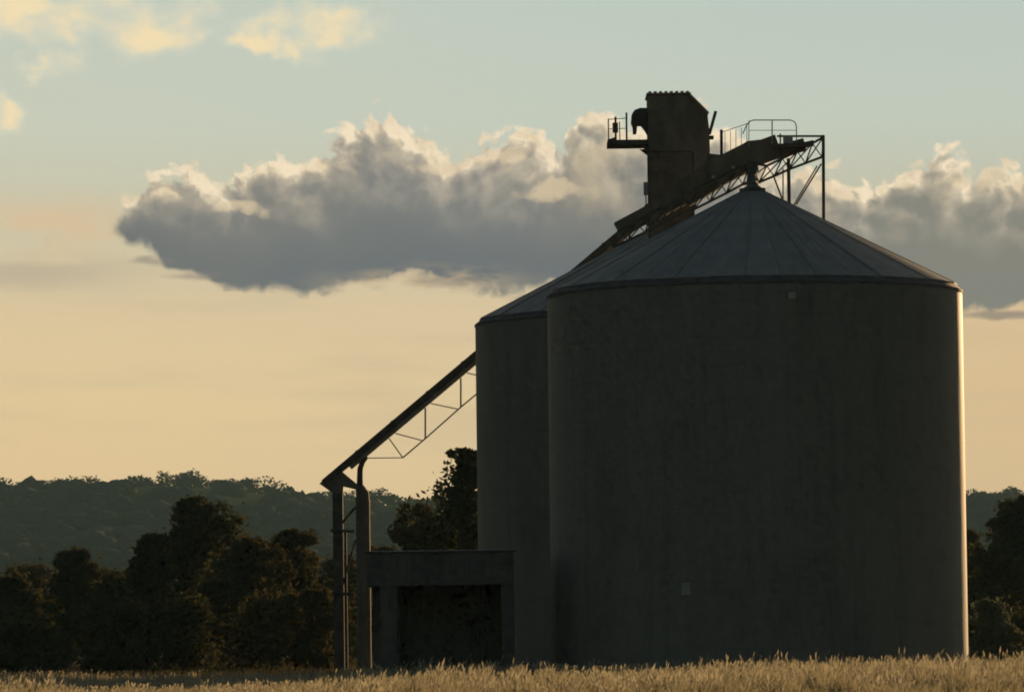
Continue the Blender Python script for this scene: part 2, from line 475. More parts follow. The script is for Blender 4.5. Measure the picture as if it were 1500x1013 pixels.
# ------------------------------------------------------------------ ground, hills
g = 20
xs = np.concatenate([np.linspace(-15000, -400, 10), np.linspace(-300, 300, 61), np.linspace(400, 15000, 10)])
ys = np.concatenate([np.linspace(-3000, 0, 6), np.linspace(20, 900, 89), np.linspace(1000, 22000, 20)])
GX, GY = np.meshgrid(xs, ys)
GZ = np.where((GY > 30) & (GY < 900) & (np.abs(GX) < 300), 0.04 * np.sin(GX * 0.13 + GY * 0.05) * np.sin(GY * 0.09 + 1.0), 0.0) - 0.02
nx, ny = len(xs), len(ys)
gv = np.stack([GX.ravel(), GY.ravel(), GZ.ravel()], 1)
ii, jj = np.meshgrid(np.arange(nx - 1), np.arange(ny - 1))
a0 = (jj * nx + ii).ravel()
ground = new_obj('ground', np_mesh('ground', gv, np.stack([a0, a0 + 1, a0 + nx + 1, a0 + nx], 1), M['ground']))
tag(ground, 'flat dry paddock', kind='structure')

RIDGE = [(-900, 715), (-500, 690), (-200, 712), (0, 706), (50, 698), (120, 703), (180, 696), (260, 692), (330, 694), (400, 706), (460, 713), (560, 720), (640, 722),
         (800, 735), (950, 745), (1150, 740), (1300, 725), (1420, 716), (1470, 712), (1520, 716), (1700, 700), (2000, 690), (2500, 720)]
rx = np.array([W(p[0], p[1], 4000.0).x for p in RIDGE]); rz = np.array([W(p[0], p[1], 4000.0).z for p in RIDGE]) - 11.2
def hill_h(x, y):
    top = np.interp(x * 4000.0 / np.maximum(y, 1000.0) if False else x, rx, rz)
    t = np.clip((y - 2300.0) / 1700.0, 0, 1)
    s = t * t * (3 - 2 * t)
    back = np.clip((y - 4000.0) / 1500.0, 0, 1)
    lumps = 7.0 * np.sin(x * 0.011 + y * 0.004) * np.sin(y * 0.0065 + x * 0.003) * np.sin(np.pi * t)
    spur = 22.0 * np.exp(-((y - 2950.0) / 260.0) ** 2) * (0.5 + 0.5 * np.sin(x * 0.0085 + 1.3))
    return (top * s + lumps + spur * (t > 0)) * (1 - back * 0.6) - 1.0 * (t <= 0)
hx = np.linspace(-2600, 2600, 140); hy = np.linspace(2250, 6200, 90)
HX, HY = np.meshgrid(hx, hy); HZ = hill_h(HX, HY)
a0 = (np.arange(89)[:, None] * 140 + np.arange(139)[None, :]).ravel()
hill = new_obj('hill', np_mesh('hill', np.stack([HX.ravel(), HY.ravel(), HZ.ravel()], 1), np.stack([a0, a0 + 1, a0 + 141, a0 + 140], 1), M['hillg']))
hill.data.polygons.foreach_set('use_smooth', [True] * len(hill.data.polygons))
tag(hill, 'long low wooded hill across the horizon', kind='structure')

def leaf_quads(cent, size, rng, flat=0.0):
    """A randomly turned quad of the given size at each centre."""
    n = len(cent)
    a = rng.normal(size=(n, 3)); a /= np.linalg.norm(a, axis=1, keepdims=True)
    b = rng.normal(size=(n, 3)); b -= a * (a * b).sum(1, keepdims=True); b /= np.linalg.norm(b, axis=1, keepdims=True)
    s = (size * rng.uniform(0.6, 1.3, n))[:, None]
    v = np.stack([cent - a * s, cent - b * s * 0.55, cent + a * s, cent + b * s * 0.55], 1).reshape(-1, 3)
    q = np.arange(4 * n).reshape(n, 4)
    return v, q

# woodland that reads as one mass on the hill: lumpy crowns over the slope, leafy ones along the crest
def ico():
    t = (1 + 5 ** .5) / 2
    v = [(-1, t, 0), (1, t, 0), (-1, -t, 0), (1, -t, 0), (0, -1, t), (0, 1, t), (0, -1, -t), (0, 1, -t), (t, 0, -1), (t, 0, 1), (-t, 0, -1), (-t, 0, 1)]
    f = [(0, 11, 5), (0, 5, 1), (0, 1, 7), (0, 7, 10), (0, 10, 11), (1, 5, 9), (5, 11, 4), (11, 10, 2), (10, 7, 6), (7, 1, 8), (3, 9, 4), (3, 4, 2), (3, 2, 6), (3, 6, 8), (3, 8, 9), (4, 9, 5), (2, 4, 11), (6, 2, 10), (8, 6, 7), (9, 8, 1)]
    v = [np.array(p) / np.linalg.norm(p) for p in v]; nf = []; cache = {}
    def mid(a, b):
        k = (min(a, b), max(a, b))
        if k not in cache:
            m = v[a] + v[b]; cache[k] = len(v); v.append(m / np.linalg.norm(m))
        return cache[k]
    for a, b, c in f:
        x, y, z = mid(a, b), mid(b, c), mid(c, a)
        nf += [(a, x, z), (b, y, x), (c, z, y), (x, y, z)]
    return np.array(v), np.array(nf)
def hill_wood():
    iv, ifc = ico()
    n = 8800
    x = rng.uniform(-1300, 1300, n); y = 2350 + (4050 - 2350) * rng.uniform(0, 1, n) ** 0.75
    x = x * (y / 4000.0)
    patch = np.sin(x * .013 + 1) * np.sin(y * .009) + .6 * np.sin(x * .031 + y * .017)
    keep = (patch > -.9) & (y < 3720)                                   # small clearings
    x, y = x[keep], y[keep]; n = len(x)
    w = rng.uniform(4.0, 12.0, n); h = rng.uniform(3.0, 6.5, n)
    lump = 1 + .17 * rng.normal(size=(n, len(iv)))
    V_ = iv[None] * np.clip(lump, .5, 1.6)[:, :, None] * np.stack([w, w, h], 1)[:, None, :]
    V_ += np.stack([x, y, hill_h(x, y) + h * .55], 1)[:, None, :]
    F_ = ifc[None] + (np.arange(n) * len(iv))[:, None, None]
    me = np_mesh('hill_woodland', V_.reshape(-1, 3), F_.reshape(-1, 3), M['wood'], tri=True)
    me.polygons.foreach_set('use_smooth', [True] * len(me.polygons))
    o = new_obj('hill_woodland', me)
    tag(o, 'distant woodland covering the slope of the hill', 'woodland', kind='stuff')
    cents = []
    nr = 560
    x = np.tile(np.linspace(-1370, 1370, 280), 2) + rng.normal(0, 4, nr); y = np.where(np.arange(nr) < 280, 3998., 3935.) + rng.normal(0, 22, nr)
    for k in range(nr):
        m = 640 if k < 280 else 300
        w = rng.uniform(5.0, 13.0); h = rng.uniform(3.5, 8.5) * (.6 + .5 * math.sin(x[k] * .045) ** 2)
        d = rng.normal(size=(m, 3)); d /= np.linalg.norm(d, axis=1, keepdims=True)
        lump = 1 + 0.22 * np.sin(d[:, 0] * 5 + k) * np.cos(d[:, 2] * 4 + 2 * k)
        p = d * lump[:, None] * rng.uniform(0.3, 1.0, (m, 1)) ** .5 * np.array([w, w, h])
        z = hill_h(np.array([x[k]]), np.array([y[k]]))[0]
        cents.append(p + np.array([x[k], y[k], z + h * 0.5 + 0.9]))
    c = np.concatenate(cents)
    v, q = leaf_quads(c, np.full(len(c), 1.0), rng)
    o = new_obj('ridge_woodland', np_mesh('ridge_woodland', v, q, M['wood']))
    tag(o, 'uneven line of distant tree crowns along the hill crest', 'woodland', kind='stuff')
hill_wood()

# ------------------------------------------------------------------ silos
D1 = 344.0
C1 = W(1109, 700, D1); RAD = 304.0 / F_PX * D1
H_WALL = W(1409, 428, D1).z
H_APEX = W(1103, 272, D1).z
D2 = 379.0
C2 = W(698 + RAD / D2 * F_PX, 640, D2)
NP = 36

def ring(rows, seg):
    v = [(r * math.cos(2 * math.pi * i / seg), r * math.sin(2 * math.pi * i / seg), z) for z, r in rows for i in range(seg)]
    f = [(k * seg + i, k * seg + (i + 1) % seg, (k + 1) * seg + (i + 1) % seg, (k + 1) * seg + i) for k in range(len(rows) - 1) for i in range(seg)]
    return v, f

def make_silo(name, cx, cy, label, rot=0.0, extra=0.0):
    H = H_WALL + extra; APEX = H_APEX + extra
    t = thing(name, (cx, cy, 0), label, 'silo', 'pair of grain silos')
    # wall
    seg = 192; v = []; f = []
    rows = [(-0.3, RAD), (H * 0.25, RAD), (H * 0.5, RAD), (H * 0.75, RAD), (H, RAD), (H, RAD - 0.3), (H - 0.5, RAD - 0.3)]
    for z, r in rows:
        for i in range(seg):
            a = 2 * math.pi * i / seg
            v.append((r * math.cos(a), r * math.sin(a), z))
    for k in range(len(rows) - 1):
        for i in range(seg):
            j = (i + 1) % seg
            f.append((k * seg + i, k * seg + j, (k + 1) * seg + j, (k + 1) * seg + i))
    w = new_obj('wall', mesh('wall', v, f, M['concrete'], True), t)
    w.data.set_sharp_from_angle(angle=R(40)) if hasattr(w.data, 'set_sharp_from_angle') else None
    new_obj('footing', mesh('footing', *ring([(-.4, RAD + .35), (.35, RAD + .35), (.42, RAD + .28), (.42, RAD - .1)], 96), M['concrete'], False), t)
    # flashing ring between wall top and roof edge
    v = []; f = []
    rows = [(H - 0.12, RAD + 0.045), (H + 0.03, RAD + 0.055), (H + 0.36, RAD - 0.36), (H + 0.30, RAD - 0.5)]
    for z, r in rows:
        for i in range(seg):
            a = 2 * math.pi * i / seg
            v.append((r * math.cos(a), r * math.sin(a), z))
    for k in range(len(rows) - 1):
        for i in range(seg):
            j = (i + 1) % seg
            f.append((k * seg + i, k * seg + j, (k + 1) * seg + j, (k + 1) * seg + i))
    new_obj('eave_flashing', mesh('eave_flashing', v, f, M['flash'], False), t)
    # roof: wedge sheets with a gap under the ribs
    r0, r1 = 0.75, RAD - 0.30; z1 = H + 0.40; z0 = z1 + (APEX - z1) * (1 - r0 / r1)
    da = 2 * math.pi / NP
    v = []; f = []
    rr = [r0, r0 + (r1 - r0) * 0.33, r0 + (r1 - r0) * 0.66, r1]
    sub = 6
    for lay in (0.0, -0.05):
        for r in rr:
            for k in range(sub + 1):
                a = -da / 2 + 0.0012 + (da - 0.0024) * k / sub
                corr = 0.018 * (1 if k % 2 else 0)
                v.append((r * math.cos(a), r * math.sin(a), z0 + (z1 - z0) * (r - r0) / (r1 - r0) + lay + corr))
    n1 = sub + 1; N = n1 * 4
    for k in range(3):
        for i in range(sub):
            f.append((k * n1 + i, (k + 1) * n1 + i, (k + 1) * n1 + i + 1, k * n1 + i + 1))
    for i in range(sub):
        f.append((3 * n1 + i, N + 3 * n1 + i, N + 3 * n1 + i + 1, 3 * n1 + i + 1))
    for k in range(3):
        f.append((k * n1, N + k * n1, N + (k + 1) * n1, (k + 1) * n1))
        f.append((k * n1 + sub, (k + 1) * n1 + sub, N + (k + 1) * n1 + sub, N + k * n1 + sub))
    panel = mesh('roof_panel', v, f, M['galv'])
    rib = MB().beam((r0, 0, z0 + 0.03), (r1 + 0.02, 0, z1 + 0.03), 0.08, 0.05)
    ribm = mesh('roof_rib', rib.v, rib.f, M['galv'])
    for i in range(NP):
        o = new_obj('roof_panel', panel, t); o.rotation_euler = (0, 0, i * da + rot + random.uniform(-.0015, .0015))
        o.location = (0, 0, random.uniform(-0.012, 0.012))
        if i % 2 == 0:
            b = new_obj('roof_rib', ribm, t); b.rotation_euler = (0, 0, (i + 0.5) * da + rot)
    cap = MB()
    cap.tube([(0, 0, z0 - 0.25), (0, 0, z0 + 0.20), (0, 0, z0 + 0.22), (0, 0, z0 + 0.45)], [0.85, 0.85, 0.62, 0.30], 20)
    new_obj('apex_cap', mesh('apex_cap', cap.v, cap.f, M['flash']), t)
    return t

silo1 = make_silo('grain_silo', C1.x, C1.y, 'big round grain silo in front with sunlit right edge')
silo2 = make_silo('grain_silo', C2.x, C2.y, 'rear grain silo half hidden behind the front one, left', 0.05, 0.35)

def on_wall(px, py):
    d = ray(px, py); x = 0; y = D1 - RAD
    for _ in range(4):
        x = d.x * y / d.y; y = C1.y - math.sqrt(max(0.01, RAD ** 2 - (x - C1.x) ** 2))
    return W(px, py, y)
p = on_wall(1005, 862); mb = MB().box((p.x - .28, p.y - .10, p.z - .38), (p.x + .28, p.y + .25, p.z + .38))
mb.build('access_hatch', M['hatch'], silo1)
p = on_wall(1160, 433); mb = MB().box((p.x - .22, p.y - .12, p.z - .20), (p.x + .22, p.y + .3, p.z + .20))
mb.build('wall_bracket', M['hatch'], silo1)
# ladder rungs strip is on the hidden side; a downpipe runs down the right flank
p = on_wall(1408, 700)

# ------------------------------------------------------------------ elevator tower
DT = 360.0
def T(px, py, d=DT): return W(px, py, d)
YF, YB = DT - 1.9, DT + 1.9
base = T(994, 940, DT)
tower = thing('elevator_tower', (base.x, DT, 0), 'dark elevator tower rising between the two silos, topped by a hooked spout', 'tower')
def P2(px, py, d=YF):
    q = W(px, py, d); return (q.x, q.z)
xl, xr = P2(951, 300)[0], P2(1016, 300)[0]
z_low, z_mid = 0.0, P2(990, 222)[1]
# lower shaft
rowsz = np.linspace(0, z_mid, 8)
for k in range(7):      # stacked cladding courses
    MB().box((xl, YF, rowsz[k] + 0.02), (xr, YB, rowsz[k + 1] - 0.02)).build('cladding_course', M['clad'], tower)
MB().box((xl + .04, YF + .04, 0), (xr - .04, YB - .04, z_mid + 0.3)).build('inner_frame', M['steel'], tower)
for x in (xl, xr):
    MB().box((x - .07, YF - .06, 0), (x + .07, YF + .10, z_mid)).build('corner_trim', M['steel'], tower)
# head house profile
prof = [P2(950, 221), P2(1013, 221), P2(1013, 272), P2(1038, 258), P2(1040, 221), P2(1039, 190), P2(1036, 165), P2(1010, 139), P2(949, 139)]
head = MB().prism(prof, YF - .05, YB + .05).build('head_house', M['clad'], tower)
# corrugated roof sheet ribs along the top and the sloping side
x0, zt = P2(948, 138); x1, _ = P2(1011, 138)
MB().box((x0 - .05, YF - .25, zt - .02), (x1 + .05, YB + .25, zt + .06)).build('roof_sheet', M['galv'], head)
for k in range(8):
    x = x0 + (x1 - x0) * (k + 0.5) / 8
    MB().box((x - .10, YF - .26, zt + .062), (x + .10, YB + .26, zt + .16)).build('roof_corrugation', M['galv'], head)
a, b = P2(1010, 138), P2(1038, 166)
MB().beam((a[0], DT, a[1]), (b[0], DT, b[1]), 4.4, 0.10).build('sloping_roof_sheet', M['galv'], head)
# hooked discharge spout at the left
sp = [P2(950, 156), P2(938, 156), P2(930, 159), P2(926, 165), P2(925, 176), P2(927.5, 182), P2(928, 192), P2(933, 192), P2(934, 180), P2(940, 180), P2(946, 188), P2(951, 197)]
MB().prism(sp, DT - 1.0, DT + 0.6).build('discharge_spout', M['steel'], tower)
# platform
pl = MB(); (px0, pz0), (px1, pz1) = P2(890, 214), P2(951, 204)
deck = pl.box((px0, YF + .1, pz0 + .10), (px1, YB - .6, pz1)).build('platform', M['steel'], tower)
MB().prism([P2(938, 213), P2(951, 213), P2(951, 223)], YF + .3, YF + .5).build('bracket', M['steel'], deck)
MB().prism([P2(938, 213), P2(951, 213), P2(951, 223)], YB - 1.0, YB - .8).build('bracket', M['steel'], deck)
MB().bar(W(891, 207, YF + .2), W(903, 203, YF + .2), .14).build('toe_board', M['steel'], deck)
for px, top, w in ((891.5, 174, .05), (902, 171, .08), (918, 165, .07), (908, 178, .04)):
    MB().bar(W(px, 205, YF + .2), W(px - .4, top, YF + .2), w).build('railing_post', M['rail' if w < .06 else 'steel'], deck)
    MB().bar(W(px, 205, YB - .7), W(px - .4, top + 2, YB - .7), w * .8).build('railing_post', M['rail'], deck)
MB().bar(W(891.5, 175, YF + .2), W(919, 173, YF + .2), .03).build('rail', M['rail'], deck)
MB().bar(W(891.5, 189, YF + .2), W(919, 188, YF + .2), .025).build('rail', M['rail'], deck)
MB().bar(W(891.5, 175, YF + .2), W(891.5, 176, YB - .7), .03).build('rail', M['rail'], deck)
MB().box((P2(898, 203)[0], YF + .8, P2(0, 203)[1]), (P2(906, 203)[0], YF + 1.5, P2(898, 178)[1])).build('motor', M['steel'], deck)
# right-hand fittings
MB().bar(W(1048.5, 163, DT - 1.2), W(1039, 197, DT - 1.2), .12).build('stay_arm', M['steel'], tower)
MB().box((P2(1037, 205)[0], DT - 1.5, P2(0, 211)[1]), (P2(1046, 205)[0], DT - .6, P2(1040, 202)[1])).build('bearing_box', M['steel'], tower)
MB().box((P2(943, 270)[0], YF + .3, P2(945, 284)[1]), (P2(950, 270)[0], YF + 1.0, P2(945, 266)[1])).build('control_box', M['rail'], tower)
MB().bar(W(946, 284, YF + .5), W(947, 330, YF + .5), .05).build('conduit', M['rail'], tower)

# ------------------------------------------------------------------ inclined roof gallery
DG = 351.0
gl = W(900, 350, DG)
gal = thing('conveyor_gallery', (gl.x, DG, gl.z), 'inclined conveyor gallery of steel lattice along the silo roof ridge', 'conveyor')
YA, YC = DG - 0.8, DG + 0.8
# enclosed belt cover
for (x0, y0, x1, y1, h) in ((905, 337, 950, 313, 1.0), (950, 313, 1000, 287, 1.15), (1000, 285, 1045, 258, 1.75), (1045, 256, 1098, 229, 1.75), (1098, 229, 1140, 214, 1.45), (1140, 222, 1178, 212, .75)):
    A, B = W(x0, y0, DG), W(x1, y1, DG)
    MB().beam(A, B, 1.5, h).build('cover_panel', M['clad'], gal)
MB().prism([(W(x, y, DG).x, W(x, y, DG).z) for x, y in ((1036, 262), (1036, 226), (1062, 229), (1094, 208), (1131, 204), (1131, 222), (1100, 242))], DG - .72, DG + .72).build('drive_housing', M['clad'], gal)
for x, y in ((1045, 259), (1074, 245)):
    q = W(x, y, YA)
    MB().box((q.x - .10, YA - .06, q.z - .09), (q.x + .10, YA + .1, q.z + .09)).build('inspection_plate', M['hatch'], gal)
MB().tube([W(1102, 248, DG - 1.5), W(1102, 262, DG - 3.0), W(1103, 275, D1 + .2)], [.42, .36, .36], 12).build('fill_spout', M['steel'], gal)
# lattice under the cover, both faces
low = [(897, 362), (920, 352), (945, 340), (968, 329), (992, 317), (1016, 307), (1040, 295), (1064, 283), (1088, 270), (1112, 267), (1134, 258), (1156, 248), (1180, 239), (1204, 230)]
top = [(905, 338), (930, 325), (955, 312), (980, 300), (1004, 287), (1028, 275), (1052, 262), (1076, 250), (1100, 238), (1123, 243), (1146, 232), (1168, 222), (1190, 210), (1206, 201)]
for d in (YA, YC):
    for i in range(len(low) - 1):
        MB().bar(W(*low[i], d), W(*low[i + 1], d), .09).build('bottom_chord', M['steel'], gal)
        MB().bar(W(*top[i], d), W(*top[i + 1], d), .09).build('top_chord', M['steel'], gal)
        if d == YA: MB().bar(W(*low[i], d), W(*top[i + 1], d), .05).build('lattice_bar', M['steel'], gal)
        else: MB().bar(W(*top[i], d), W(*low[i + 1], d), .04).build('lattice_bar', M['steel'], gal)
    for i in range(len(low)):
        MB().bar(W(*low[i], d), W(*top[i], d), .055).build('lattice_bar', M['steel'], gal)
for i in range(len(low)):
    MB().bar(W(*low[i], YA), W(*low[i], YC), .05).build('cross_bar', M['steel'], gal)
# right-hand trestle
for d in (YA, YC):
    MB().bar(W(1206, 199, d), W(1206.5, 330, d), .115).build('trestle_leg', M['steel'], gal)
    MB().bar(W(1155, 232, d), W(1156, 306, d), .13).build('trestle_leg', M['steel'], gal)
    MB().bar(W(1132, 255, d), W(1146, 292, d), .06).build('brace', M['steel'], gal)
    MB().bar(W(1147, 247, d), W(1147, 300, d), .05).build('brace', M['steel'], gal)
MB().bar(W(1166, 300, YA), W(1203, 240, YA), .06).build('brace', M['steel'], gal)
MB().bar(W(1160, 305, YC), W(1197, 243, YC), .05).build('brace', M['steel'], gal)
for k in range(2):
    d = (YA, YC)[k]
    MB().bar(W(1138, 199.5, d), W(1208, 199.5, d), .075).build('head_beam', M['steel'], gal)
    MB().bar(W(1152, 216, d), W(1192, 207, d), .10).build('head_beam', M['steel'], gal)
MB().bar(W(1206, 199.5, YA), W(1206, 199.5, YC), .10).build('head_beam', M['steel'], gal)
# walkway, handrails
wk = MB().box((W(1128, 215, DG).x, YA - .9, W(1128, 217, DG).z), (W(1190, 215, DG).x, YA - .02, W(1128, 214, DG).z)).build('walkway', M['steel'], gal)
for d, s in ((YA - .85, 1.0), (YC, 1.0)):
    MB().tube([W(1088, 196, d), W(1094, 183, d), W(1098, 178, d), W(1104, 176, d), W(1158, 176, d), W(1164, 178.5, d), W(1166.5, 184, d), W(1167, 214, d)], .035, 6).build('handrail', M['rail'], wk)
    MB().bar(W(1098, 191, d), W(1166, 191, d), .022).build('handrail', M['rail'], wk)
    for px in (1097, 1131):
        MB().bar(W(px, 177, d), W(px, 214, d), .045 if px == 1131 else .03).build('railing_post', M['rail'], wk)
MB().bar(W(1143, 196, YA), W(1143, 216, YA), .06).build('railing_post', M['steel'], wk)
MB().box((W(1146, 216, DG).x, YA - .6, W(1146, 214, DG).z), (W(1160, 216, DG).x, YA - .2, W(1146, 201, DG).z)).build('gearbox', M['rail'], wk)
for px, tp in ((1057, 190),):
    MB().bar(W(px, 240, DG), W(px - .3, tp, DG), .11).build('vent_post', M['steel'], gal)
for i, px in enumerate(range(1062, 1096, 8)):
    yb = 232 - (px - 1062) * .66
    MB().bar(W(px, yb, YC), W(px, yb - 38 + i * 3, YC), .022).build('railing_post', M['rail'], gal)
MB().bar(W(1057, 194, YC), W(1098, 180, YC), .025).build('handrail', M['rail'], gal)

# ------------------------------------------------------------------ inclined loading spout (left)
DS = 394.5            # passes behind the rear silo
q0 = W(470, 707, DS)
spout = thing('loading_conveyor', (q0.x, DS, 0), 'long inclined loading conveyor running down left of the silos on a truss', 'conveyor')
A, B = W(474, 707.5, DS), W(990, 273.7, DS)
n = 10
for k in range(n):
    p, q = A.lerp(B, k / n), A.lerp(B, (k + 1) / n)
    MB().beam(p, q, 1.1, 0.50).build('chute_section', M['steel'], spout)
    MB().beam(q - (q - p).normalized() * .12, q + (q - p).normalized() * .03, 1.16, 0.58).build('flange', M['steel'], spout)
dv = (B - A).normalized(); up = Vector((-dv.z, 0, dv.x))
for s in (-.5, .5):
    MB().beam(A - up * .40 + dv * 2.2 + Vector((0, s, 0)), B - up * .40 + Vector((0, s, 0)), .08, .24).build('side_stringer', M['truss'], spout)
ub = lambda x: 704 - .841 * (x - 470) + 22          # underside of the chute at a photo column
lowc = [(590, 670), (623, 642), (675, 596), (728, 552), (780, 507), (832, 463), (884, 419)]
for s_ in (-.45, .45):
    d = DS + s_
    MB().bar(W(536, ub(536), d), W(*lowc[0], d), .04).build('truss_bar', M['truss'], spout)
    MB().bar(W(570, ub(570), d), W(*lowc[0], d), .05).build('truss_bar', M['truss'], spout)
    for i in range(1, len(lowc)):
        x, y = lowc[i]
        MB().bar(W(*lowc[i - 1], d), W(x, y, d), .06).build('bottom_chord', M['truss'], spout)
        MB().bar(W(x - 44, ub(x - 44), d), W(x - 4, y + 3, d), .045).build('truss_bar', M['truss'], spout)
        MB().bar(W(x, y, d), W(x, ub(x), d), .07).build('truss_bar', M['truss'], spout)
for x, y in lowc:
    MB().bar(W(x, y, DS - .45), W(x, y, DS + .45), .04).build('cross_bar', M['truss'], spout)

MB().beam(B + Vector((0, -.5, -.2)), Vector((B.x, YB + .1, B.z - 1.2)), .8, .8).build('transfer_duct', M['steel'], spout)
for s_ in (-.5, .5):
    MB().bar(B + Vector((.3, s_, .1)), Vector((B.x + .3, DS + s_, 0)), .16).build('support_post', M['steel'], spout)

lb = W(515, 940, DS)
loader = thing('loading_tower', (lb.x, DS, 0), 'dark steel loading leg with hopper and curved pipe under the conveyor end', 'loading tower')
X = lambda px, py: W(px, py, DS).x
Z = lambda px, py: W(px, py, DS).z
MB().prism([(X(x, y), Z(x, y)) for x, y in ((468, 708), (498, 686), (503, 692), (527, 712), (524, 717), (503, 712), (503, 722), (489, 723))], DS - .5, DS + .5).build('hopper', M['clad'], loader)
MB().box((X(488, 800), DS - .35, 0), (X(503, 800), DS + .35, Z(490, 720))).build('column', M['steel'], loader)
MB().box((X(505, 800), DS - .2, 0), (X(508, 800), DS + .2, Z(490, 778))).build('column', M['steel'], loader)
MB().tube([W(537, 668, DS), W(531, 676, DS), W(527.5, 686, DS), W(527, 700, DS), W(527, 716, DS)], [.17, .19, .20, .21, .24], 10).build('curved_pipe', M['steel'], loader)
MB().tube([W(527, 712, DS), W(531, 722, DS), W(531.5, 735, DS), (X(532, 800), DS, 0)], [.30, .48, .52, .52], 14).build('bin_leg', M['clad'], loader)
MB().bar(W(521, 742, DS), W(501, 766, DS), .11).build('brace', M['steel'], loader)
MB().bar(W(519, 778, DS - .4), W(484, 776, DS - .4), .12).build('cross_beam', M['steel'], loader)
MB().bar(W(519, 870, DS - .4), W(486, 868, DS - .4), .12).build('cross_beam', M['steel'], loader)
MB().bar(W(521, 790, DS), W(501, 860, DS), .08).build('brace', M['steel'], loader)

# ------------------------------------------------------------------ receival shed
DH = 337.0
s0 = W(645, 950, DH)
shed = thing('receival_shed', (s0.x, DH, 0), 'low dark drive-through shed with deep fascia left of the front silo', 'shed')
XS = lambda px: W(px, 850, DH).x
ZS = lambda py: W(668, py, DH).z
x0, x1 = XS(537), XS(753); zt, zb = ZS(809), ZS(856)
ns = 10
for k in range(ns):
    a, b = x0 + (x1 - x0) * k / ns, x0 + (x1 - x0) * (k + 1) / ns
    MB().box((a + .012, DH - .04 - .012 * (k % 2), zb + random.uniform(-.02, .02)), (b - .012, DH + .02, zt + random.uniform(-.015, .015))).build('fascia_sheet', M['shed'], shed)
MB().box((x0 - .1, DH - .12, zt + .03), (x1 + .1, DH + .25, zt + .14)).build('gutter', M['steel'], shed)
v = [(x0 - .05, DH + .26, zt + .05), (x1 + .05, DH + .26, zt + .05), (x1 + .05, DH + 10, zt + .35), (x0 - .05, DH + 10, zt + .35)]
v += [(a, b, c - .08) for a, b, c in v]
new_obj('roof', mesh('roof', [(a - s0.x, b - DH, c) for a, b, c in v], [(0, 1, 2, 3), (7, 6, 5, 4), (0, 4, 5, 1), (1, 5, 6, 2), (2, 6, 7, 3), (3, 7, 4, 0)], M['galv']), shed)
for a, b in ((556, 581), (734, 752)):
    MB().box((XS(a), DH + .03, 0), (XS(b), DH + .8, zb + .3)).build('pillar', M['shed'], shed)
    MB().box((XS(a), DH + 8.9, 0), (XS(b), DH + 9.6, zt - .2)).build('pillar', M['shed'], shed)
MB().box((x0 + .1, DH + 9.62, 0), (x1 - .1, DH + 9.75, zt + .1)).build('back_wall', M['shed'], shed)
MB().box((x0, DH + .05, zb), (x0 + .08, DH + 9.6, zt)).build('side_wall', M['shed'], shed)
MB().box((x1 - .08, DH + .05, 0), (x1, DH + 9.6, zt)).build('side_wall', M['shed'], shed)

